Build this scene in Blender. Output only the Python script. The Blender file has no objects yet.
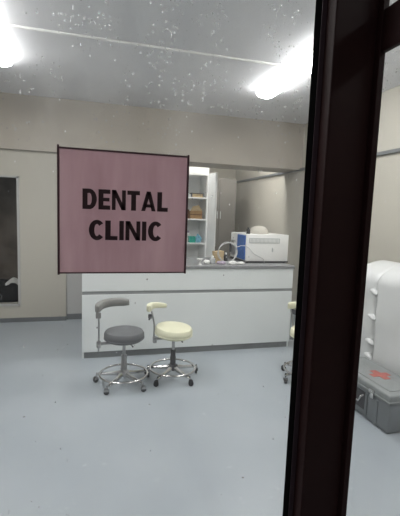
import bpy, bmesh, math, random
from mathutils import Vector, Matrix
random.seed(7)
C = bpy.context.scene.collection
PI = math.pi

# ------------------------------------------------------------------ materials
def mat(name, col, rough=.5, metal=0., noise=0., nscale=6., bump=0., bscale=60., spec=.5, coat=0., col2=None, alpha=1., trans=0., sheen=0.):
    m = bpy.data.materials.new(name); m.use_nodes = True
    nt = m.node_tree; b = nt.nodes['Principled BSDF']
    c = (*col, 1)
    b.inputs['Base Color'].default_value = c
    b.inputs['Roughness'].default_value = rough
    b.inputs['Metallic'].default_value = metal
    b.inputs['Specular IOR Level'].default_value = spec
    b.inputs['Coat Weight'].default_value = coat
    b.inputs['Alpha'].default_value = alpha
    b.inputs['Transmission Weight'].default_value = trans
    tc = nt.nodes.new('ShaderNodeTexCoord')
    if noise or col2:
        n = nt.nodes.new('ShaderNodeTexNoise'); n.inputs['Scale'].default_value = nscale; n.inputs['Detail'].default_value = 6
        nt.links.new(tc.outputs['Object'], n.inputs['Vector'])
        r = nt.nodes.new('ShaderNodeValToRGB')
        r.color_ramp.elements[0].position = .3; r.color_ramp.elements[1].position = .7
        lo = col2 if col2 else tuple(max(0, v*(1-noise)) for v in col)
        hi = col if col2 else tuple(min(1, v*(1+noise*.6)) for v in col)
        r.color_ramp.elements[0].color = (*lo, 1); r.color_ramp.elements[1].color = (*hi, 1)
        nt.links.new(n.outputs['Fac'], r.inputs['Fac']); nt.links.new(r.outputs['Color'], b.inputs['Base Color'])
    if bump:
        n2 = nt.nodes.new('ShaderNodeTexNoise'); n2.inputs['Scale'].default_value = bscale
        nt.links.new(tc.outputs['Object'], n2.inputs['Vector'])
        bp = nt.nodes.new('ShaderNodeBump'); bp.inputs['Strength'].default_value = bump; bp.inputs['Distance'].default_value = .01
        nt.links.new(n2.outputs['Fac'], bp.inputs['Height']); nt.links.new(bp.outputs['Normal'], b.inputs['Normal'])
    return m

def emit(name, col, s):
    m = bpy.data.materials.new(name); m.use_nodes = True
    b = m.node_tree.nodes['Principled BSDF']
    b.inputs['Base Color'].default_value = (*col, 1)
    b.inputs['Emission Color'].default_value = (*col, 1); b.inputs['Emission Strength'].default_value = s
    return m

M = dict(
    wall=mat('painted_wall', (.44, .42, .365), .75, noise=.04, nscale=1.5, bump=.1),
    beam=mat('beam_paint', (.40, .365, .315), .75, noise=.06, nscale=2, bump=.1),
    greywall=mat('grey_wall_paint', (.40, .40, .39), .7, noise=.04, nscale=2),
    ceil=mat('ceiling_paint', (.74, .745, .77), .8, noise=.05, nscale=1.2, bump=.1),
    base=mat('baseboard_vinyl', (.13, .14, .145), .5, noise=.1),
    white=mat('white_laminate', (.74, .77, .765), .32, noise=.02, nscale=3),
    whitep=mat('white_painted_metal', (.74, .74, .72), .35),
    cabin=mat('cabinet_white', (.86, .87, .86), .45, noise=.03),
    top=mat('grey_worktop', (.23, .235, .24), .4, noise=.12, nscale=40),
    groove=mat('grey_groove', (.27, .28, .285), .45),
    toe=mat('toe_kick_grey', (.20, .21, .215), .5, noise=.08),
    chrome=mat('chrome', (.62, .61, .6), .18, 1.),
    dchrome=mat('brushed_steel', (.42, .42, .42), .32, 1.),
    gvinyl=mat('grey_vinyl', (.125, .13, .137), .5, noise=.06, nscale=8, bump=.15, bscale=120),
    gvinyl2=mat('grey_vinyl_light', (.22, .22, .21), .5, noise=.06, nscale=8),
    cream=mat('cream_vinyl', (.72, .71, .53), .45, noise=.04, nscale=8, bump=.1, bscale=120),
    rubber=mat('black_rubber', (.02, .02, .022), .5),
    dplastic=mat('dark_plastic', (.05, .05, .055), .45),
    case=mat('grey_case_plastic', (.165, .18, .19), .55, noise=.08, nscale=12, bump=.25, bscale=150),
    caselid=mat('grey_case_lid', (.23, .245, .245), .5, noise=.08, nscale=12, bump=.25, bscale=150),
    red=mat('faded_red', (.40, .12, .10), .6, noise=.35, nscale=60),
    locker=mat('locker_grey', (.14, .132, .118), .5, noise=.08, nscale=3),
    brown=mat('aluminium_brown', (.017, .0055, .0055), .6, spec=.12, noise=.2, nscale=5),
    brown2=mat('aluminium_brown_side', (.045, .030, .036), .5, spec=.2, noise=.2, nscale=5),
    blackrub=mat('glazing_gasket', (.003, .003, .003), 1., spec=0.),
    letter=mat('letter_ink', (.022, .004, .007), .6),
    tape=mat('dark_edge_tape', (.06, .022, .028), .5),
    blue=mat('blue_panel', (.02, .12, .42), .4, noise=.1, nscale=30),
    vent=mat('vent_grey', (.42, .44, .43), .5),
    card=mat('cardboard', (.36, .22, .10), .8, noise=.15, nscale=25),
    cardd=mat('cardboard_dark', (.16, .08, .04), .8, noise=.15, nscale=25),
    tan=mat('tan_paper', (.50, .38, .22), .75, noise=.1, nscale=25),
    teal=mat('teal_plastic', (.02, .38, .30), .4, noise=.1, nscale=30),
    lblue=mat('light_blue_wrap', (.22, .52, .68), .5, noise=.2, nscale=30),
    mauve=mat('mauve_plastic', (.40, .34, .42), .5, noise=.2, nscale=30),
    paper=mat('white_paper', (.78, .78, .76), .7, noise=.08, nscale=30, bump=.4, bscale=60),
    yellow=mat('amber_plastic', (.55, .36, .08), .4),
    glassy=mat('clear_plastic', (.75, .78, .78), .15, trans=.55, alpha=.8),
    tube=mat('clear_tube', (.72, .73, .72), .2, trans=.3),
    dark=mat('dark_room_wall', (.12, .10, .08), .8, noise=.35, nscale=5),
    blackfab=mat('black_fabric', (.008, .008, .009), .9, spec=.1, bump=.5, bscale=30),
    wrap=None,
)
LIGHT = emit('diffuser_glow', (1., .995, .98), 32.)

def wrap_mat():
    m = mat('cloudy_plastic_wrap', (.62, .63, .63), .38, noise=.07, nscale=3, bump=.35, bscale=7, coat=.25)
    return m
M['wrap'] = wrap_mat()

def floor_mat():
    m = bpy.data.materials.new('grey_blue_vinyl_floor'); m.use_nodes = True
    nt = m.node_tree; L = nt.links; b = nt.nodes['Principled BSDF']
    b.inputs['Specular IOR Level'].default_value = .5
    tc = nt.nodes.new('ShaderNodeTexCoord')
    n1 = nt.nodes.new('ShaderNodeTexNoise'); n1.inputs['Scale'].default_value = 1.3; n1.inputs['Detail'].default_value = 7
    L.new(tc.outputs['Object'], n1.inputs['Vector'])
    r1 = nt.nodes.new('ShaderNodeValToRGB')
    r1.color_ramp.elements[0].position = .35; r1.color_ramp.elements[1].position = .68
    r1.color_ramp.elements[0].color = (.305, .34, .368, 1); r1.color_ramp.elements[1].color = (.355, .39, .418, 1)
    L.new(n1.outputs['Fac'], r1.inputs['Fac'])
    # worn pale scuffs
    n2 = nt.nodes.new('ShaderNodeTexNoise'); n2.inputs['Scale'].default_value = 7; n2.inputs['Detail'].default_value = 8; n2.inputs['Roughness'].default_value = .7
    L.new(tc.outputs['Object'], n2.inputs['Vector'])
    r2 = nt.nodes.new('ShaderNodeValToRGB'); r2.color_ramp.elements[0].position = .62; r2.color_ramp.elements[1].position = .74
    L.new(n2.outputs['Fac'], r2.inputs['Fac'])
    mx = nt.nodes.new('ShaderNodeMixRGB'); mx.inputs['Color2'].default_value = (.55, .58, .60, 1)
    ml = nt.nodes.new('ShaderNodeMath'); ml.operation = 'MULTIPLY'; ml.inputs[1].default_value = .55
    L.new(r2.outputs['Color'], ml.inputs[0]); L.new(ml.outputs[0], mx.inputs['Fac']); L.new(r1.outputs['Color'], mx.inputs['Color1'])
    # sparse dark grit
    v = nt.nodes.new('ShaderNodeTexVoronoi'); v.inputs['Scale'].default_value = 3.2
    L.new(tc.outputs['Object'], v.inputs['Vector'])
    lt = nt.nodes.new('ShaderNodeMath'); lt.operation = 'LESS_THAN'; lt.inputs[1].default_value = .028
    L.new(v.outputs['Distance'], lt.inputs[0])
    mx2 = nt.nodes.new('ShaderNodeMixRGB'); mx2.inputs['Color2'].default_value = (.12, .11, .10, 1)
    L.new(lt.outputs[0], mx2.inputs['Fac']); L.new(mx.outputs['Color'], mx2.inputs['Color1'])
    L.new(mx2.outputs['Color'], b.inputs['Base Color'])
    rr = nt.nodes.new('ShaderNodeMapRange'); rr.inputs['To Min'].default_value = .28; rr.inputs['To Max'].default_value = .45
    L.new(n1.outputs['Fac'], rr.inputs['Value']); L.new(rr.outputs['Result'], b.inputs['Roughness'])
    bp = nt.nodes.new('ShaderNodeBump'); bp.inputs['Strength'].default_value = .12; bp.inputs['Distance'].default_value = .01
    L.new(n2.outputs['Fac'], bp.inputs['Height']); L.new(bp.outputs['Normal'], b.inputs['Normal'])
    return m
M['floor'] = floor_mat()

def pane_reflect(nt):
    # angle-dependent pane reflectance, the same from either side
    lw = nt.nodes.new('ShaderNodeLayerWeight'); lw.inputs['Blend'].default_value = .5
    p = nt.nodes.new('ShaderNodeMath'); p.operation = 'POWER'; p.inputs[1].default_value = 5
    q = nt.nodes.new('ShaderNodeMath'); q.operation = 'MULTIPLY_ADD'; q.inputs[1].default_value = .8; q.inputs[2].default_value = .02
    nt.links.new(lw.outputs['Facing'], p.inputs[0]); nt.links.new(p.outputs[0], q.inputs[0])
    return q

def glass_mat():
    m = bpy.data.materials.new('dusty_window_glass'); m.use_nodes = True
    nt = m.node_tree; L = nt.links; nt.nodes.clear()
    N = nt.nodes.new
    out = N('ShaderNodeOutputMaterial'); tr = N('ShaderNodeBsdfTransparent'); tr.inputs['Color'].default_value = (.97, .975, .97, 1)
    gl = N('ShaderNodeBsdfGlossy'); gl.inputs['Roughness'].default_value = .03
    fr = pane_reflect(nt)
    m1 = N('ShaderNodeMixShader'); L.new(fr.outputs[0], m1.inputs[0]); L.new(tr.outputs[0], m1.inputs[1]); L.new(gl.outputs[0], m1.inputs[2])
    df = N('ShaderNodeBsdfDiffuse'); df.inputs['Color'].default_value = (.85, .85, .85, 1)
    tl = N('ShaderNodeBsdfTranslucent'); tl.inputs['Color'].default_value = (.95, .95, .95, 1)
    dd = N('ShaderNodeMixShader'); dd.inputs[0].default_value = .8; L.new(df.outputs[0], dd.inputs[1]); L.new(tl.outputs[0], dd.inputs[2])
    tc = N('ShaderNodeTexCoord'); sep = N('ShaderNodeSeparateXYZ'); L.new(tc.outputs['Object'], sep.inputs[0])
    def math_(op, a, b=None, c=None):
        n = N('ShaderNodeMath'); n.operation = op
        for i, s in enumerate((a, b, c)):
            if s is None: continue
            if hasattr(s, 'links'): L.new(s, n.inputs[i])
            else: n.inputs[i].default_value = s
        return n.outputs[0]
    # more dirt higher on the pane
    hr = N('ShaderNodeMapRange'); hr.inputs['From Min'].default_value = 1.45; hr.inputs['From Max'].default_value = 1.78
    L.new(sep.outputs['Z'], hr.inputs['Value'])
    hgt = hr.outputs['Result']
    def specks(scale, thr, keep, stretch):
        mp = N('ShaderNodeMapping'); mp.inputs['Scale'].default_value = (1, 1, stretch)
        L.new(tc.outputs['Object'], mp.inputs['Vector'])
        v = N('ShaderNodeTexVoronoi'); v.inputs['Scale'].default_value = scale; L.new(mp.outputs[0], v.inputs['Vector'])
        sc = N('ShaderNodeSeparateColor'); L.new(v.outputs['Color'], sc.inputs[0])
        size = math_('MULTIPLY', sc.outputs[1], thr)
        near = math_('LESS_THAN', v.outputs['Distance'], size)
        lim = math_('MULTIPLY', hgt, keep); lim = math_('ADD', lim, keep*.06)
        sel = math_('LESS_THAN', sc.outputs[0], lim)
        return math_('MULTIPLY', near, sel)
    patch = N('ShaderNodeTexNoise'); patch.inputs['Scale'].default_value = 9; L.new(tc.outputs['Object'], patch.inputs['Vector'])
    pm = N('ShaderNodeMapRange'); pm.inputs['From Min'].default_value = .46; pm.inputs['From Max'].default_value = .6; L.new(patch.outputs['Fac'], pm.inputs['Value'])
    a = math_('MULTIPLY', specks(210, .34, .55, .8), pm.outputs['Result'])
    b = specks(90, .13, .30, .75)
    c = math_('MULTIPLY', specks(150, .24, .40, .3), math_('MULTIPLY', pm.outputs['Result'], .2))
    s = math_('ADD', math_('MULTIPLY', a, .36), math_('MULTIPLY', b, .55)); s = math_('ADD', s, c)
    hz = N('ShaderNodeTexNoise'); hz.inputs['Scale'].default_value = 5; hz.inputs['Detail'].default_value = 5
    mp2 = N('ShaderNodeMapping'); mp2.inputs['Scale'].default_value = (1.6, 1, .5); L.new(tc.outputs['Object'], mp2.inputs['Vector']); L.new(mp2.outputs[0], hz.inputs['Vector'])
    hm = N('ShaderNodeMapRange'); hm.inputs['From Min'].default_value = .4; hm.inputs['From Max'].default_value = .75; hm.inputs['To Max'].default_value = .16
    L.new(hz.outputs['Fac'], hm.inputs['Value'])
    haze = math_('ADD', math_('MULTIPLY', hm.outputs['Result'], math_('ADD', hgt, .25)), .012)
    tot = N('ShaderNodeClamp'); L.new(math_('ADD', s, haze), tot.inputs['Value']); tot.inputs['Max'].default_value = .75
    m2 = N('ShaderNodeMixShader'); L.new(tot.outputs[0], m2.inputs[0]); L.new(m1.outputs[0], m2.inputs[1]); L.new(dd.outputs[0], m2.inputs[2])
    L.new(m2.outputs[0], out.inputs['Surface'])
    return m
M['glass'] = glass_mat()

def clear_glass():
    m = bpy.data.materials.new('clear_inner_glass'); m.use_nodes = True
    nt = m.node_tree; L = nt.links; nt.nodes.clear(); N = nt.nodes.new
    out = N('ShaderNodeOutputMaterial'); tr = N('ShaderNodeBsdfTransparent'); gl = N('ShaderNodeBsdfGlossy'); gl.inputs['Roughness'].default_value = .05
    fr = pane_reflect(nt)
    m1 = N('ShaderNodeMixShader'); L.new(fr.outputs[0], m1.inputs[0]); L.new(tr.outputs[0], m1.inputs[1]); L.new(gl.outputs[0], m1.inputs[2])
    L.new(m1.outputs[0], out.inputs['Surface']); return m
M['cglass'] = clear_glass()

def sign_mat():
    m = bpy.data.materials.new('pink_sign_sheet'); m.use_nodes = True
    nt = m.node_tree; L = nt.links; nt.nodes.clear(); N = nt.nodes.new
    out = N('ShaderNodeOutputMaterial'); df = N('ShaderNodeBsdfDiffuse'); tl = N('ShaderNodeBsdfTranslucent')
    tc = N('ShaderNodeTexCoord'); mp = N('ShaderNodeMapping'); mp.inputs['Scale'].default_value = (14, 14, 2.5); L.new(tc.outputs['Object'], mp.inputs['Vector'])
    n = N('ShaderNodeTexNoise'); n.inputs['Scale'].default_value = 1.6; n.inputs['Detail'].default_value = 4; L.new(mp.outputs[0], n.inputs['Vector'])
    r = N('ShaderNodeValToRGB'); r.color_ramp.elements[0].color = (.345, .215, .24, 1); r.color_ramp.elements[1].color = (.43, .285, .31, 1)
    r.color_ramp.elements[0].position = .35; r.color_ramp.elements[1].position = .7
    L.new(n.outputs['Fac'], r.inputs['Fac']); L.new(r.outputs['Color'], df.inputs['Color']); L.new(r.outputs['Color'], tl.inputs['Color'])
    mx = N('ShaderNodeMixShader'); mx.inputs[0].default_value = .55; L.new(df.outputs[0], mx.inputs[1]); L.new(tl.outputs[0], mx.inputs[2])
    L.new(mx.outputs[0], out.inputs['Surface']); return m
M['sign'] = sign_mat()

# ------------------------------------------------------------------ mesh helpers
def bx(bm, x0, x1, y0, y1, z0, z1, bev=0., seg=2):
    ret = bmesh.ops.create_cube(bm, size=1)
    vs = ret['verts']
    bmesh.ops.scale(bm, vec=(x1-x0, y1-y0, z1-z0), verts=vs)
    bmesh.ops.translate(bm, vec=((x0+x1)/2, (y0+y1)/2, (z0+z1)/2), verts=vs)
    if bev:
        es = list({e for v in vs for e in v.link_edges})
        bmesh.ops.bevel(bm, geom=es, offset=bev, segments=seg, profile=.5, affect='EDGES')
    return bm

def frame_axes(d):
    d = d.normalized(); a = Vector((0, 0, 1)) if abs(d.z) < .9 else Vector((1, 0, 0))
    s = d.cross(a).normalized(); return s, s.cross(d).normalized()

def tube(bm, pts, r, n=12, caps=True, closed=False):
    pts = [Vector(p) for p in pts]; rs = r if isinstance(r, (list, tuple)) else [r]*len(pts)
    rings = []; prev = None
    for i, p in enumerate(pts):
        if closed: d = pts[(i+1) % len(pts)] - pts[i-1]
        else: d = pts[min(i+1, len(pts)-1)] - pts[max(i-1, 0)]
        d.normalize()
        if prev is None: s, t = frame_axes(d)
        else:
            s = (prev - d*prev.dot(d)).normalized(); t = s.cross(d).normalized()
        prev = s
        rings.append([bm.verts.new(p + rs[i]*(math.cos(2*PI*k/n)*s + math.sin(2*PI*k/n)*t)) for k in range(n)])
    m = len(rings)
    for i in range(m if closed else m-1):
        A = rings[i]; B = rings[(i+1) % m]
        for k in range(n): bm.faces.new((A[k], A[(k+1) % n], B[(k+1) % n], B[k]))
    if caps and not closed:
        bm.faces.new(rings[0][::-1]); bm.faces.new(rings[-1])
    return bm

def lathe(bm, prof, n=32, center=(0, 0, 0), axis='Z'):
    rings = []; c = Vector(center)
    def pos(r, h, a):
        if axis == 'Z': return c + Vector((r*math.cos(a), r*math.sin(a), h))
        if axis == 'X': return c + Vector((h, r*math.cos(a), r*math.sin(a)))
        return c + Vector((r*math.cos(a), h, r*math.sin(a)))
    for r, h in prof:
        if r < 1e-6: rings.append([bm.verts.new(pos(0, h, 0))])
        else: rings.append([bm.verts.new(pos(r, h, 2*PI*k/n)) for k in range(n)])
    for A, B in zip(rings, rings[1:]):
        for k in range(n):
            k2 = (k+1) % n
            if len(A) == 1 and len(B) == 1: continue
            if len(A) == 1: bm.faces.new((A[0], B[k], B[k2]))
            elif len(B) == 1: bm.faces.new((A[k], B[0], A[k2]))
            else: bm.faces.new((A[k], A[k2], B[k2], B[k]))
    if len(rings[0]) > 1: bm.faces.new(rings[0][::-1])
    if len(rings[-1]) > 1: bm.faces.new(rings[-1])
    return bm

def sweep(bm, secs):
    """secs: list of rings (lists of points), joined and capped"""
    rs = [[bm.verts.new(Vector(p)) for p in s] for s in secs]; n = len(rs[0])
    for A, B in zip(rs, rs[1:]):
        for k in range(n): bm.faces.new((A[k], A[(k+1) % n], B[(k+1) % n], B[k]))
    bm.faces.new(rs[0][::-1]); bm.faces.new(rs[-1]); return bm

def prism_xz(bm, pts, y0, y1):
    a = [bm.verts.new((x, y0, z)) for x, z in pts]; b = [bm.verts.new((x, y1, z)) for x, z in pts]
    n = len(pts); bm.faces.new(a); bm.faces.new(b[::-1])
    for k in range(n): bm.faces.new((a[k], b[k], b[(k+1) % n], a[(k+1) % n]))

def obj(name, bm, m, parent=None, smooth=False, loc=None, rot=None):
    bmesh.ops.recalc_face_normals(bm, faces=bm.faces)
    me = bpy.data.meshes.new(name); bm.to_mesh(me); bm.free()
    me.materials.append(m)
    if smooth:
        for p in me.polygons: p.use_smooth = True
        try: me.set_sharp_from_angle(angle=math.radians(40))
        except Exception: pass
    o = bpy.data.objects.new(name, me); C.objects.link(o)
    if parent: o.parent = parent
    if loc: o.location = loc
    if rot: o.rotation_euler = rot
    return o
def nb(): return bmesh.new()
def quad(*p):
    b = bmesh.new(); b.faces.new([b.verts.new(q) for q in p]); return b
def B(*a, **k): return bx(nb(), *a, **k)
def thing(name, label, cat, loc=(0, 0, 0), rz=0, group=None):
    o = bpy.data.objects.new(name, None); C.objects.link(o); o.empty_display_size = .1
    o.location = loc; o.rotation_euler = (0, 0, rz); o['label'] = label; o['category'] = cat
    if group: o['group'] = group
    return o
def tag(o, label, cat, group=None):
    o['label'] = label; o['category'] = cat
    if group: o['group'] = group
    return o
def struct(name, bm, m, parent=None, smooth=False):
    o = obj(name, bm, m, parent, smooth)
    if parent is None: o['kind'] = 'structure'
    return o

# ------------------------------------------------------------------ setting
H = 2.88
struct('floor', B(-3.0, 3.2, -2.0, 8.5, -.1, 0), M['floor'])
bm = nb(); bx(bm, -3.0, 3.2, .76, 8.5, H, H+.1); bx(bm, .56, 3.2, -1.0, .76, H, H+.1)
struct('ceiling', bm, M['ceil'])
struct('wall_right', B(3.0, 3.2, -1.0, 8.5, 0, H), M['wall'])
struct('wall_back', B(-3.0, 3.0, 8.3, 8.5, 0, H), M['wall'])
struct('wall_left', B(-3.2, -3.0, -2.0, 8.5, 0, H), M['wall'])
struct('wall_front', B(.60, 3.0, -1.2, -1.0, 0, H), M['wall'])
# far wall with the glazed opening on the left
bm = nb()
bx(bm, -3.0, -2.3, 5.45, 5.6, 0, 2.25); bx(bm, -2.3, -.95, 5.45, 5.6, 0, .235)
bx(bm, -2.3, -.95, 5.45, 5.6, 1.875, 2.25); bx(bm, -.95, -.375, 5.45, 5.6, 0, 2.25)
struct('wall_far', bm, M['wall'])
struct('wall_recess', B(-.375, 1.05, 5.50, 5.62, 0, 2.25), M['greywall'])
struct('wall_partition', B(.95, 1.05, 5.62, 8.3, 0, H), M['greywall'])
struct('trim_1', B(-3.0, 3.0, 5.40, 5.95, 2.215, H), M['beam'])
struct('trim_2', B(2.965, 3.0, -1.0, 8.3, 2.20, 2.235), M['base'])
struct('baseboard_left', B(-3.0, -.37, 5.435, 5.45, 0, .055), M['base'])
struct('baseboard_recess', B(-.365, 1.05, 5.485, 5.50, 0, .075), M['base'])
struct('baseboard_right', B(2.985, 3.0, -1.0, 8.3, 0, .075), M['base'])
# glazed opening in the far wall: frame, pane, dark room behind
w = struct('window_1', nb() and B(-2.33, -.95, 5.435, 5.46, .215, .245), M['greywall'])
bm = nb(); bx(bm, -.965, -.935, 5.435, 5.46, .215, 1.89); bx(bm, -2.33, -2.30, 5.435, 5.46, .215, 1.89); bx(bm, -2.33, -.935, 5.435, 5.46, 1.87, 1.895)
struct('window_frame', bm, M['greywall'], w)
struct('window_pane', quad((-2.30, 5.47, .245), (-.965, 5.47, .245), (-.965, 5.47, 1.87), (-2.30, 5.47, 1.87)), M['cglass'], w)
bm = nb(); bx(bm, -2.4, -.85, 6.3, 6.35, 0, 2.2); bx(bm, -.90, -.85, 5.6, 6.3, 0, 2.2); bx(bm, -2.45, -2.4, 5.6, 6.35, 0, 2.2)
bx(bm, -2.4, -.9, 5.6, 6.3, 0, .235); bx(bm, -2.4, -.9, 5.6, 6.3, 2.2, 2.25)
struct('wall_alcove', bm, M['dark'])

# front facade: panes, corner post and side glazing
FR, FR2 = M['brown'], M['brown2']
w = struct('window_2', quad((-2.9, .80, .1), (.453, .80, .1), (.453, .80, 2.5), (-2.9, .80, 2.5)), M['glass'])
bm = nb(); bx(bm, .4545, .484, .775, .801, 0, 2.6, .001)
struct('window_frame', bm, FR2, w)
struct('gasket', B(.453, .4545, .777, .801, 0.1, 2.5), M['blackrub'], w)
bm = nb(); bx(bm, -2.95, -2.90, .77, .805, 0, 2.6); bx(bm, -2.9, .453, .77, .805, 0, .1); bx(bm, -2.9, .453, .77, .805, 2.5, 2.6)
struct('window_rail', bm, FR, w)
struct('trim_3', B(.4655, .565, .74, .801, 0, H, .003, 3), FR)         # corner post
w = struct('window_3', quad((.579, -.95, .1), (.579, .728, .1), (.579, .728, 1.845), (.579, -.95, 1.845)), M['glass'])
struct('window_transom', B(.568, .581, -.95, .7285, 1.845, 1.929, .002), FR, w)
struct('upper_pane', quad((.579, -.95, 1.929), (.579, .728, 1.929), (.579, .728, 2.5), (.579, -.95, 2.5)), M['glass'], w)
struct('window_stile', B(.5655, .581, .728, .750, 0, 2.6, .002), FR, w)
bm = nb(); bx(bm, .56, .60, -1.0, -.95, 0, 2.6); bx(bm, .56, .60, -.95, .728, 0, .1); bx(bm, .56, .60, -.95, .728, 2.5, 2.6)
struct('window_rail', bm, FR, w)
bm = nb(); bx(bm, -3.0, .56, .76, .84, 2.6, H); bx(bm, .56, .64, -1.0, .76, 2.6, H)
struct('trim_4', bm, FR)

# ------------------------------------------------------------------ sign
t = thing('door_sign', 'square pink sign reading DENTAL CLINIC stuck to the window glass', 'sign', (.0575, .795, 1.376))
bm = nb()
nx, nz = 24, 20; x0, x1, z0, z1 = -.125, .125, 0, .239
g = [[bm.verts.new((x0+(x1-x0)*i/nx, -.0015-.0012*math.sin(i*.9+.5)*math.sin(PI*j/nz)*math.sin(PI*i/nx), z0+(z1-z0)*j/nz)) for i in range(nx+1)] for j in range(nz+1)]
for j in range(nz):
    for i in range(nx): bm.faces.new((g[j][i], g[j][i+1], g[j+1][i+1], g[j+1][i]))
obj('sheet', bm, M['sign'], t, True)
obj('side_tape', B(-.1275, -.1235, -.004, .0005, -.003, .2435, .0007), M['tape'], t)
obj('side_tape', B(.1235, .1275, -.004, .0005, -.002, .242, .0007), M['tape'], t)
obj('edge_tape', B(-.1235, .1235, -.003, .0005, .2370, .240, .0006), M['tape'], t)
obj('edge_tape', B(-.1235, .1235, -.003, .0005, -.001, .0015, .0005), M['tape'], t)

def rect(x0, x1, z0, z1): return [(x0, z0), (x1, z0), (x1, z1), (x0, z1)]
def arc_strip(cx, cz, rx, rz, ix, iz, a0, a1, n=18):
    q = []
    for k in range(n):
        p, r = a0+(a1-a0)*k/n, a0+(a1-a0)*(k+1)/n
        q.append([(cx+rx*math.cos(p), cz+rz*math.sin(p)), (cx+rx*math.cos(r), cz+rz*math.sin(r)), (cx+ix*math.cos(r), cz+iz*math.sin(r)), (cx+ix*math.cos(p), cz+iz*math.sin(p))])
    return q
S = .262; T = .21
GL = {
 'D': (.74, [rect(0, S, 0, 1), rect(S, .36, 0, T), rect(S, .36, 1-T, 1)] + arc_strip(.36, .5, .38, .5, .38-S, .5-T, -PI/2, PI/2)),
 'E': (.62, [rect(0, S, 0, 1), rect(S, .62, 0, T), rect(S, .62, 1-T, 1), rect(S, .58, .41, .59)]),
 'N': (.74, [rect(0, .20, 0, 1), rect(.54, .74, 0, 1), [(0.0, 1), (.22, 1), (.74, 0), (.52, 0)]]),
 'T': (.68, [rect(0, .68, 1-T, 1), rect(.34-S/2, .34+S/2, 0, 1-T)]),
 'A': (.80, [[(0, 0), (.22, 0), (.50, 1), (.29, 1)], [(.58, 0), (.80, 0), (.51, 1), (.30, 1)], rect(.17, .63, .19, .35)]),
 'L': (.60, [rect(0, S, 0, 1), rect(S, .60, 0, T)]),
 'I': (.22, [rect(0, .22, 0, 1)]),
 'C': (.70, arc_strip(.39, .5, .39, .52, .39-S, .52-T, math.radians(42), math.radians(318), 26) ),
}
def word(txt, x0, x1, z0, z1, parent, dz=0):
    gap = .085; tot = sum(GL[c][0] for c in txt)+gap*(len(txt)-1); sx = (x1-x0)/tot; sz = z1-z0
    cx = 0; bm = nb()
    for c in txt:
        wd, polys = GL[c]
        for p in polys:
            prism_xz(bm, [(x0+(cx+px)*sx, z0+pz*sz+dz*(cx/tot)) for px, pz in p], -.0042, -.0034)
        cx += wd+gap
    o = obj('lettering', bm, M['letter'], parent)
    return o
word('DENTAL', -.0815, .0850, .1255, .1645, t)['label'] = 'dark lettering DENTAL'
word('CLINIC', -.0695, .0735, .0660, .1045, t)['label'] = 'dark lettering CLINIC'

# ------------------------------------------------------------------ reception counter
t = thing('service_counter', 'long white counter with grey worktop and grey groove line', 'counter', (-.123, 3.965, 0))
CW = 2.303
obj('worktop', B(-.01, CW+.012, -.012, .80, .920, .952, .004), M['top'], t)
obj('upper_panel', B(0, CW, 0, .02, .692, .920, .002), M['white'], t)
obj('groove_strip', B(0.002, CW-.002, .006, .02, .658, .692), M['groove'], t)
obj('lower_panel', B(0, CW, 0, .02, .068, .658, .002), M['white'], t)
obj('toe_kick', B(.02, CW-.02, .018, .04, 0, .068), M['toe'], t)
obj('side_panel', B(0, .02, .02, .79, .0, .925), M['white'], t)
obj('side_panel', B(CW-.02, CW, .02, .79, .0, .925), M['white'], t)
obj('carcass', B(.021, CW-.021, .041, .785, .02, .924), M['cabin'], t)

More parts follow.
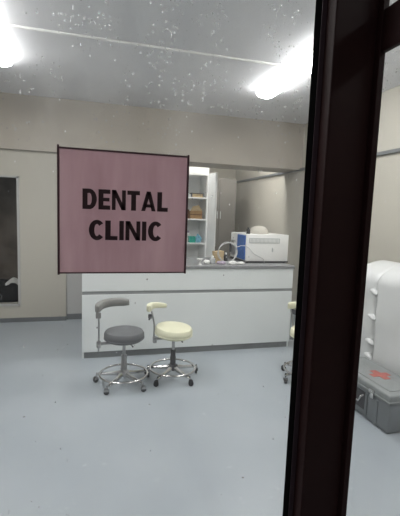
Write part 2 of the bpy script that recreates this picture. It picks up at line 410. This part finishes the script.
# ------------------------------------------------------------------ stools
def make_stool(label, loc, seat_m, pad_m, a0, a1, padz, padh, post, dark_casters, base_rot, seat_tilt, group=None):
    t = thing('dental_stool', label, 'stool', loc)
    R = .172
    prof = [(0, -.045), (R*.86, -.045), (R*.97, -.03), (R, -.005), (R*.99, .018), (R*.92, .037), (R*.75, .046), (R*.4, .050), (0, .051)]
    s = obj('seat', lathe(nb(), prof, 40), seat_m, t, True, loc=(0, 0, .438), rot=seat_tilt)
    obj('piping', tube(nb(), [(R*.99*math.cos(2*PI*k/40), R*.99*math.sin(2*PI*k/40), -.022) for k in range(40)], .004, 6, closed=True), seat_m, s, True)
    obj('seat_plate', B(-.07, .07, -.05, .05, .367, .384, .004), M['dplastic'], t)
    obj('column', lathe(nb(), [(.014, .24), (.014, .37), (.020, .370), (.020, .372)], 18), M['dchrome'], t, True)
    obj('column_sleeve', lathe(nb(), [(.026, .09), (.026, .20), (.023, .205), (.023, .245), (.027, .247), (.027, .258), (.018, .262)], 20), M['dchrome'] if not dark_casters else M['dplastic'], t, True)
    obj('height_lever', tube(nb(), [(.02, 0, .362), (.06, -.05, .358), (.07, -.07, .350)], [.004, .004, .007], 8), M['dplastic'], t, True)
    obj('foot_ring', tube(nb(), [(.205*math.cos(2*PI*k/48), .205*math.sin(2*PI*k/48), .092) for k in range(48)], .0095, 10, closed=True), M['chrome'], t, True)
    obj('hub', lathe(nb(), [(.045, .075), (.05, .085), (.046, .115), (.028, .125)], 20), M['dchrome'] if not dark_casters else M['dplastic'], t, True)
    for k in range(5):
        a = base_rot+2*PI*k/5; ca, sa = math.cos(a), math.sin(a)
        def P(r, z, w=0): return (r*ca - w*sa, r*sa + w*ca, z)
        secs = []
        for r, zt, h, wd in ((.02, .118, .035, .022), (.10, .100, .026, .018), (.20, .086, .020, .014), (.245, .078, .016, .012)):
            secs.append([P(r, zt-h, -wd), P(r, zt-h, wd), P(r, zt-h*.3, wd), P(r, zt, wd*.5), P(r, zt, -wd*.5), P(r, zt-h*.3, -wd)])
        obj('leg', sweep(nb(), secs), M['chrome'], t, True)
        cb = nb(); tube(cb, [P(.238, .088), P(.238, .05)], .006, 8)
        # hood over the wheel, turned by its own swivel
        sw = a + 1.3*math.sin(3.1*k+1)
        cx, cy = .238*ca, .238*sa; ux, uy = math.cos(sw), math.sin(sw)
        cm = M['rubber'] if dark_casters else M['dchrome']
        for q in (-.014, .014):
            secs = []
            for dd in (-.003, .003):
                off = q+dd
                secs.append([(cx+ux*(.012+.021*math.cos(b))-uy*off, cy+uy*(.012+.021*math.cos(b))+ux*off, .028+.024*math.sin(b)) for b in [PI*i/8 for i in range(9)]])
            sweep(cb, secs)
        c = obj('caster', cb, cm, t, True)
        wb = nb()
        secs = []
        for off in (-.010, .010):
            secs.append([(cx+ux*(.012+.0225*math.cos(b))-uy*off, cy+uy*(.012+.0225*math.cos(b))+ux*off, .0226+.0225*math.sin(b)) for b in [2*PI*i/18 for i in range(18)]])
        sweep(wb, secs)
        obj('wheel', wb, M['rubber'] if dark_casters else M['dplastic'], c)
    # support arm: bracket, post and curved torso pad
    r = .225
    px = post[0]
    obj('arm_bracket', tube(nb(), [(-.06, 0, .372), (-.15, 0, .372), (px-.004, 0, .366)], [.011, .013, .015], 10), M['dchrome'], t, True)
    bb = nb(); bx(bb, px-.018, px+.018, -.018, .018, .335, .392, .006); lathe(bb, [(.009, -.034), (.013, -.03), (.013, -.018)], 12, (px, 0, .352), 'Y')
    obj('arm_clamp', bb, M['dchrome'], t, True)
    obj('arm_post', tube(nb(), [(x, 0, z) for x, z in post[1]], .0075, 10), M['dchrome'], t, True)
    secs = []; N = 16
    for k in range(N+1):
        u = k/N; a = math.radians(a0+(a1-a0)*u)
        h = padh[0]+(padh[1]-padh[0])*u; zc = padz[0]+(padz[1]-padz[0])*u + .010*math.sin(PI*u)
        if k == 0: zc -= .0
        th = .026; e = .35 if k in (0, N) else (.85 if k in (1, N-1) else 1)
        ring = []
        for i in range(14):
            b = 2*PI*i/14; cc = abs(math.cos(b))**.6*(1 if math.cos(b) > 0 else -1); ss = abs(math.sin(b))**.6*(1 if math.sin(b) > 0 else -1)
            rr = r+th*e*cc; z = zc+h/2*(e if e > .5 else .75)*ss
            ring.append((rr*math.cos(a), rr*math.sin(a), z))
        secs.append(ring)
    p = obj('torso_pad', sweep(nb(), secs), pad_m, t, True)
    return t, p

g_stool, p = make_stool('grey padded stool with curved grey torso arm, left of the cream one', (.248, 3.325, 0), M['gvinyl'], M['gvinyl2'],
    183, 75, (.668, .672), (.080, .070), (-.214, [(-.214, .30), (-.214, .64)]), False, math.radians(18), (0, 0, 0))
obj('pad_bracket', B(-.240, -.196, -.014, .014, .592, .64, .006), M['gvinyl2'], g_stool)
c_stool, p = make_stool('cream padded stool with short cream arm pad and black casters, near counter middle', (.694, 3.38, 0), M['cream'], M['cream'],
    184, 98, (.648, .618), (.072, .045), (-.172, [(-.172, .34), (-.180, .40), (-.178, .50), (-.190, .56), (-.205, .625)]), True, math.radians(10), (math.radians(3), math.radians(3), 0))
bb = nb(); bx(bb, -.235, -.205, -.02, .01, .56, .60, .006); tube(bb, [(-.22, -.018, .575), (-.232, -.045, .562)], .008, 8)
obj('pad_bracket', bb, M['dplastic'], c_stool, True)['label'] = 'black pad bracket with knob'
t3, p = make_stool('cream stool mostly hidden behind the dark window post', (1.915, 3.12, 0), M['cream'], M['cream'],
    184, 98, (.655, .625), (.07, .045), (-.172, [(-.172, .34), (-.175, .40), (-.178, .50), (-.190, .56), (-.205, .625)]), True, math.radians(190+60), (0, 0, 0))
t3.rotation_euler = (0, 0, math.radians(-60))

# ------------------------------------------------------------------ autoclave on the counter
CT = .952
t = thing('autoclave', 'white benchtop steriliser with grey vent and blue front on counter', 'steriliser', (1.685, 4.20, CT))
obj('body', B(0, .536, 0, .50, .022, .335, .006, 3), M['whitep'], t, True)
obj('base_plate', B(-.03, .540, -.012, .51, .008, .022, .003), M['dplastic'], t)
for x in (.02, .5):
    for y in (.02, .44): obj('foot', lathe(nb(), [(.014, 0), (.016, .008)], 12, (x, y, 0)), M['rubber'], t)
bb = nb(); bx(bb, .035, .42, -.003, .001, .232, .292, .001)
v = obj('vent_grille', bb, M['vent'], t)
bb = nb()
for k in range(22): bx(bb, .045+k*.0168, .053+k*.0168, -.006, -.002, .240, .284)
obj('vent_slat', bb, M['whitep'], v)
bb = nb(); bx(bb, .325, .337, -.004, .001, .13, .18, .001); bx(bb, .335, .337, -.012, -.003, .14, .17)
obj('latch', bb, M['vent'], t)
obj('front_panel', B(-.012, 0.0, .02, .27, .035, .320, .003), M['blue'], t)['label'] = 'blue front panel'
obj('door_surround', B(-.014, 0.0, .27, .49, .03, .33, .004), M['whitep'], t)
d = obj('door', lathe(nb(), [(.095, 0), (.095, -.022), (.085, -.03), (.04, -.036), (0, -.037)], 28, (-.014, .375, .15), 'X'), M['dchrome'], t, True)
bb = nb(); bx(bb, -.072, -.05, .365, .385, .09, .21, .006); obj('handle', bb, M['dplastic'], d)

def bottle(name, label, cat, loc, r, h, m, capm, group=None):
    t = thing(name, label, cat, loc, 0, group)
    obj('body', lathe(nb(), [(r*.9, 0), (r, .004), (r, h*.62), (r*.85, h*.72), (r*.4, h*.80), (r*.4, h*.84)], 18), m, t, True)
    obj('cap', lathe(nb(), [(r*.5, h*.82), (r*.5, h), (r*.42, h*1.01)], 16), capm, t, True)
    return t
bottle('spray_bottle', 'small black bottle standing on top of the white steriliser', 'bottle', (1.735, 4.28, CT+.335), .024, .075, M['rubber'], M['rubber'])
tag(obj('plastic_bowl', lathe(nb(), [(.115, 0), (.118, .004), (.110, .04), (.085, .075), (.04, .092), (0, .096)], 28), M['wall'], None, True, loc=(1.92, 4.40, CT+.335)),
    'pale upturned bowl resting on top of the steriliser', 'bowl')
# coil of clear tube leaning beside the steriliser, and loose hose across its side
bb = nb(); pts = []
for k in range(64):
    a = 2*PI*k/32+.6; rr = .113+.004*math.sin(k*.7)
    pts.append((rr*math.cos(a), -.02+.0009*k, .122+rr*math.sin(a)))
tube(bb, pts, .0045, 8)
tag(obj('tube_coil', bb, M['tube'], None, True, loc=(1.465, 4.20, CT)), 'clear plastic tube coiled in a ring standing left of the steriliser', 'tubing')
bb = nb()
tube(bb, [(1.55, 4.14, CT+.190), (1.60, 4.15, CT+.205), (1.665, 4.17, CT+.205), (1.72, 4.185, CT+.170), (1.78, 4.188, CT+.11), (1.85, 4.188, CT+.075), (1.90, 4.188, CT+.05), (1.915, 4.175, CT+.006)], .004, 8)
tag(obj('hose', bb, M['tube'], None, True), 'thin pale hose curving across the side of the steriliser', 'tubing')
# tan paper box
bb = nb(); sweep(bb, [[(-.045, -.035, 0), (.045, -.035, 0), (.045, .035, 0), (-.045, .035, 0)], [(-.06, -.045, .125), (.05, -.045, .135), (.05, .045, .135), (-.06, .045, .125)]])
tag(obj('paper_box', bb, M['tan'], None, loc=(1.375, 4.27, CT), rot=(0, 0, .15)), 'tan paper box standing inside the ring of clear tube', 'box')
# white and mauve litter on the counter
def crumple(name, label, cat, loc, s, m, seed, group=None):
    random.seed(seed); bb = nb(); bmesh.ops.create_icosphere(bb, subdivisions=3, radius=1)
    for v_ in bb.verts:
        f = 1+random.uniform(-.16, .16)+.18*math.sin(v_.co.x*5+seed)*math.cos(v_.co.y*4)
        v_.co = Vector((v_.co.x*s[0]*f, v_.co.y*s[1]*f, max(-.0, (v_.co.z*f+.75))*s[2]))
    return tag(obj(name, bb, m, None, True, loc=loc), label, cat, group)
t = thing('plastic_funnel', 'small white cup on a thin stem at left of counter clutter', 'cup', (1.10, 4.06, CT))
obj('body', lathe(nb(), [(.022, 0), (.022, .004), (.006, .012), (.006, .030), (.035, .062), (.038, .064), (.034, .062), (.004, .034), (0, .034)], 20), M['paper'], t, True)
crumple('tissue', 'crumpled white tissue beside the small stemmed cup', 'tissue', (1.19, 4.12, CT), (.035, .03, .026), M['paper'], 3)
t = bottle('glass_jar', 'clear jar with white lid left of the tan paper box', 'jar', (1.27, 4.16, CT), .036, .085, M['glassy'], M['paper'])
crumple('plastic_bag', 'mauve crumpled plastic bag in front of the tan paper box', 'bag', (1.36, 4.10, CT), (.05, .03, .020), M['mauve'], 5)
crumple('gauze', 'white crumpled gauze under the ring of clear tube', 'gauze', (1.49, 4.08, CT), (.055, .03, .022), M['paper'], 8)
bottle('glass_bottle', 'small dark bottle between tan box and steriliser', 'bottle', (1.47, 4.28, CT), .022, .11, M['dplastic'], M['paper'])
crumple('cotton_roll', 'white crumpled wipe at foot of the steriliser', 'wipe', (1.595, 4.10, CT), (.04, .03, .016), M['paper'], 12)

# ------------------------------------------------------------------ tall white cabinet with open doors
t = thing('tall_cabinet', 'tall white cupboard with open doors and stocked shelves', 'cabinet', (1.12, 6.20, 0))
CWD = .66
obj('side_panel', B(0, .022, 0, .45, 0, 2.25), M['cabin'], t); obj('side_panel', B(CWD-.022, CWD, 0, .45, 0, 2.25), M['cabin'], t)
obj('back_panel', B(.022, CWD-.022, .435, .45, .05, 2.25), M['cabin'], t)
obj('header_panel', B(.022, CWD-.022, 0, .434, 2.12, 2.25), M['cabin'], t)
for z in (.08, .52, 1.00, 1.395, 1.745): obj('shelf', B(.022, CWD-.022, .012, .434, z, z+.022), M['cabin'], t)
def cdoor(hx, sgn):
    d = obj('door', B(0 if sgn > 0 else -.325, .325 if sgn > 0 else 0, -.009, .009, .06, 2.15, .002), M['cabin'], t, loc=(hx, 0, 0), rot=(0, 0, math.radians(-84) if sgn > 0 else math.radians(84)))
    xx = .29*sgn; hb = nb(); tube(hb, [(xx, -.010, 1.0), (xx, -.03, 1.0), (xx, -.03, 1.12), (xx, -.010, 1.12)] if sgn < 0 else [(xx, .010, 1.0), (xx, .03, 1.0), (xx, .03, 1.12), (xx, .010, 1.12)], .004, 8)
    obj('handle', hb, M['dchrome'], d, True)
cdoor(CWD+.008, 1); cdoor(-.008, -1)

def box_item(name, label, cat, x0, x1, y0, y1, z0, h, m, lidm=None, group=None):
    t = thing(name, label, cat, ((x0+x1)/2, (y0+y1)/2, z0), 0, group); w2, d2 = (x1-x0)/2, (y1-y0)/2
    obj('body', B(-w2, w2, -d2, d2, 0, h*.8, .002), m, t); obj('lid', B(-w2-.003, w2+.003, -d2-.003, d2+.003, h*.8, h, .002), lidm or m, t)
    return t
s1, s2, s3, s4 = 1.767, 1.417, 1.022, .542
# top shelf
t = thing('paper_tray', 'dark framed tray of pale papers on the top cabinet shelf', 'tray', (1.625, 6.32, s1))
obj('body', B(-.105, .075, -.07, .07, .002, .055, .003), M['tan'], t)
bb = nb(); bx(bb, -.115, -.10, -.08, .08, 0, .062); bx(bb, .075, .09, -.08, .08, 0, .062); bx(bb, -.115, .09, -.08, .08, .055, .07)
obj('frame', bb, M['dplastic'], t)
box_item('carton', 'grey carton beside the paper tray on the top shelf', 'box', 1.46, 1.505, 6.26, 6.38, s1, .05, M['vent'])
# middle shelf
t = thing('cardboard_box', 'brown open cardboard box with raised flaps in the cabinet', 'box', (1.60, 6.33, s2))
obj('body', B(-.10, .10, -.09, .09, 0, .13, .002), M['card'], t)
bb = nb(); sweep(bb, [[(-.10, -.09, .13), (.10, -.09, .13), (.10, -.085, .13), (-.10, -.085, .13)], [(-.07, -.12, .20), (.03, -.12, .225), (.03, -.115, .225), (-.07, -.115, .20)]])
obj('flap', bb, M['tan'], t)
bb = nb(); bx(bb, -.102, .102, -.093, -.088, .06, .075); obj('band', bb, M['cardd'], t)
bottle('supply_bottle', 'amber bottle at left end of the middle cabinet shelf', 'bottle', (1.40, 6.28, s2), .028, .19, M['yellow'], M['paper'])
box_item('carton', 'dark brown carton left of the open cardboard box', 'box', 1.435, 1.485, 6.27, 6.40, s2, .15, M['cardd'])
# lower visible shelf
box_item('plastic_tub', 'teal green plastic tub on the third cabinet shelf', 'box', 1.50, 1.60, 6.24, 6.36, s3, .105, M['teal'])
crumple('supply_packet', 'light blue wrapped packet beside the teal tub', 'packet', (1.66, 6.31, s3), (.055, .05, .075), M['lblue'], 21)
bottle('supply_bottle', 'white bottle left of the teal tub on the third shelf', 'bottle', (1.455, 6.27, s3), .026, .10, M['paper'], M['rubber'])
bottle('supply_bottle', 'taller white bottle behind the teal tub', 'bottle', (1.52, 6.42, s3), .035, .19, M['paper'], M['mauve'])
bottle('supply_bottle', 'white bottle with mauve cap at left edge of third shelf', 'bottle', (1.385, 6.30, s3), .03, .13, M['paper'], M['mauve'])

# tall grey locker beyond the cabinet
t = thing('metal_locker', 'tall grey-brown metal cupboard in shade right of white cabinet', 'cabinet', (1.90, 7.0, 0))
obj('body', B(0, .66, .02, .50, 0, 2.17, .004), M['locker'], t)
for i in (0, 1):
    d = obj('door', B(.004+i*.328, .328+i*.328, 0, .019, .06, 2.15, .003), M['locker'], t)
    obj('handle', B(.29+i*.06, .303+i*.06, -.025, -.002, 1.42, 1.56, .004), M['vent'], d)

# ------------------------------------------------------------------ items behind the left window
bb = nb(); bmesh.ops.create_icosphere(bb, subdivisions=4, radius=1)
for v_ in bb.verts:
    c = v_.co; f = 1+.06*math.sin(6*c.x+2)*math.cos(5*c.y)
    v_.co = Vector((math.copysign(abs(c.x)**.6, c.x)*.31*f, math.copysign(abs(c.y)**.7, c.y)*.17*f, max(0, math.copysign(abs(c.z)**.6, c.z)*.15+.13)*f))
t = thing('duffel_bag', 'black soft bag on the sill behind the left window pane', 'bag', (-1.235, 5.70, .237))
obj('body', bb, M['blackfab'], t, True)
obj('strap', tube(nb(), [(-.05, -.19, .05), (-.06, -.2, .11), (.0, -.2, .15), (.06, -.2, .11), (.05, -.19, .05)], .008, 8), M['dplastic'], t, True)
bb = nb()
g = []
for j in range(9):
    row = []
    for i in range(11):
        u, v2 = i/10, j/8
        row.append(bb.verts.new((-.10+.20*u, -.09+.12*v2, .015+.12*math.sin(PI*min(1, u*.75))*(.35+.65*math.sin(PI*v2*.9+.2))+.012*math.sin(7*u+4*v2))))
    g.append(row)
for j in range(8):
    for i in range(10): bb.faces.new((g[j][i], g[j][i+1], g[j+1][i+1], g[j+1][i]))
ret = bmesh.ops.solidify(bb, geom=list(bb.faces), thickness=.012)
tag(obj('folded_cloth', bb, M['paper'], None, True, loc=(-1.10, 5.66, .435), rot=(math.radians(14), 0, .2)), 'white folded cloth lying on the black bag behind the left window', 'cloth')

# ------------------------------------------------------------------ grey equipment case
t = thing('equipment_case', 'grey hard plastic case with red cross on its lid on floor', 'case', (1.99, 2.15, 0))
LX, LY, LZ = .335, .70, .29
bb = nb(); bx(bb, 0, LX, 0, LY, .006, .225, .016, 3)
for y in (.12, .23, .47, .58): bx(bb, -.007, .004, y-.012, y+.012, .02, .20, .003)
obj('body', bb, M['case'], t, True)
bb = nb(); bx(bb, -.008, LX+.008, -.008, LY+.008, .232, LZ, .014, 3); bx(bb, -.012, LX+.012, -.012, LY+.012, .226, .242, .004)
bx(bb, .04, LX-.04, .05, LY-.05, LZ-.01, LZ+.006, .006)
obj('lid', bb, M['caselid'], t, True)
bb = nb(); bx(bb, .095, .255, .315-.028, .315+.028, LZ+.006, LZ+.008); bx(bb, .175-.028, .175+.028, .315-.085, .315+.085, LZ+.0061, LZ+.0082)
obj('cross_emblem', bb, M['red'], t)['label'] = 'faded red cross'
for y in (.165, .545):
    bb = nb(); bx(bb, -.022, -.008, y-.026, y+.026, .238, .262, .003); bx(bb, -.018, -.006, y-.018, y+.018, .195, .238, .003); tube(bb, [(-.02, y-.024, .238), (-.02, y+.024, .238)], .005, 8)
    obj('latch', bb, M['chrome'], t, True)
bb = nb(); bx(bb, -.006, .004, .24, .46, .06, .20, .003)
obj('handle_recess', bb, M['dplastic'], t)
tube(bb := nb(), [(-.010, .255, .175), (-.030, .262, .165), (-.034, .275, .125), (-.034, .425, .125), (-.030, .438, .165), (-.010, .445, .175)], .009, 10)
obj('handle', bb, M['chrome'], t, True)
for y in (.03, .67):
    for x in (.03, .31): obj('foot', B(x-.015, x+.015, y-.015, y+.015, 0, .008), M['rubber'], t)

# ------------------------------------------------------------------ big wrapped white block by the right wall
t = thing('wrapped_crate', 'large white block wrapped in cloudy plastic behind the grey case', 'crate', (2.365, 1.30, 0))
def soft_block(x0, x1, y0, y1, z0, z1, rad, amp, seed, crown=.06):
    bb = nb(); bx(bb, x0, x1, y0, y1, z0, z1, rad, 6)
    bmesh.ops.subdivide_edges(bb, edges=[e for e in bb.edges if e.calc_length() > .15], cuts=14, use_grid_fill=True)
    for v_ in bb.verts:
        c = v_.co
        if c.z > z1-rad: 
            u = (c.x-x0)/(x1-x0); c.z += crown*math.sin(PI*min(1, max(0, u)))
        k = amp*(math.sin(c.y*9+seed)*math.cos(c.z*7+c.x*5)+.5*math.sin(c.z*17+c.y*11))
        if c.z > .02: c.x -= k
    return bb
obj('block', soft_block(0, .60, 0, 1.55, 0, 1.02, .07, .006, 1, .12), M['wrap'], t, True)
obj('far_block', soft_block(.015, .60, 1.53, 1.90, 0, 1.01, .06, .008, 4, .11), M['wrap'], t, True)
for z in (.30, .43, .655, .88):
    bb = nb(); bmesh.ops.create_uvsphere(bb, u_segments=18, v_segments=12, radius=1)
    for v_ in bb.verts: v_.co = Vector((v_.co.x*.028, v_.co.y*.05, v_.co.z*.022 - abs(v_.co.y)*.010))
    obj('strap_bulge', bb, M['wrap'], t, True, loc=(.0, 1.555, z), rot=(.3, 0, 0))

# ------------------------------------------------------------------ ceiling lights and conduit
def ceiling_light(label, x, y0, y1, z=H, rz=0):
    t = thing('ceiling_light', label, 'ceiling light', (x, y0, z), rz, None); L_ = y1-y0; w2 = .105
    obj('housing', B(-w2*.9, w2*.9, 0, L_, -.022, 0, .004), M['whitep'], t)
    bb = nb(); secs = []
    for y in (.0, .012, L_-.012, L_):
        e = .9 if y in (0., L_) else 1
        secs.append([(w2*e*math.cos(a), y, -.022-.058*e*abs(math.sin(a))**.7) for a in [PI*i/12 for i in range(13)]])
    sweep(bb, secs)
    obj('diffuser', bb, LIGHT, t, True)
    for y in (-.006, L_+.0): obj('end_cap', B(-w2*.9, w2*.9, y, y+.006, -.03, 0, .002), M['whitep'], t)
    return t
ceiling_light('lit fluorescent ceiling light beside the dark window post', 1.815, 2.70, 4.20)
ceiling_light('lit fluorescent ceiling light at the left edge, over the floor', -.86, 2.70, 4.20)
ceiling_light('fluorescent ceiling light over the near right floor', 1.815, .10, 1.50)
ceiling_light('fluorescent ceiling light over the near left floor', -.86, .95, 2.30)
ceiling_light('added fill light hidden behind the beam to brighten the recess', 2.75, 6.07, 7.57, rz=PI/2)  # unseen extra fitting, added to brighten the cabinet front and recess walls
tag(obj('ceiling_conduit', tube(nb(), [(-3.0, 3.42, H-.012), (1.70, 3.42, H-.012)], .011, 8), M['whitep'], None, True), 'thin white conduit running across the ceiling to the light', 'conduit')

# ------------------------------------------------------------------ light outside and world
wd = bpy.data.worlds.new('World'); bpy.context.scene.world = wd; wd.use_nodes = True
wd.node_tree.nodes['Background'].inputs[0].default_value = (.55, .58, .65, 1); wd.node_tree.nodes['Background'].inputs[1].default_value = .12
ld = bpy.data.lights.new('sign_fill_light', 'AREA'); ld.energy = 7; ld.size = .9; ld.color = (1, .93, .92)  # added dim fill for the sign face and frame, not an actual fitting
lo = bpy.data.objects.new('sign_fill_light', ld); C.objects.link(lo); lo.location = (-.9, -.9, 2.7); lo.rotation_euler = (math.radians(28), math.radians(-18), 0)

# ------------------------------------------------------------------ camera
f, pitch, roll, yaw = 390.105616, .112653961, .0361365947, -.264604271
cy, sy = math.cos(yaw), math.sin(yaw)
fw = Vector((-sy*math.cos(pitch), cy*math.cos(pitch), -math.sin(pitch))); r = Vector((cy, sy, 0)); u = r.cross(fw)
r2 = math.cos(roll)*r+math.sin(roll)*u; u2 = -math.sin(roll)*r+math.cos(roll)*u
cam = bpy.data.cameras.new('camera'); co = bpy.data.objects.new('camera', cam); C.objects.link(co)
co.matrix_world = Matrix(((r2.x, u2.x, -fw.x, 0), (r2.y, u2.y, -fw.y, 0), (r2.z, u2.z, -fw.z, 1.5), (0, 0, 0, 1)))
cam.sensor_fit = 'HORIZONTAL'; cam.sensor_width = 36; cam.lens = f/400*36; cam.clip_start = .02
sc = bpy.context.scene; sc.camera = co
sc.view_settings.view_transform = 'Standard'; sc.view_settings.look = 'None'; sc.view_settings.exposure = 0
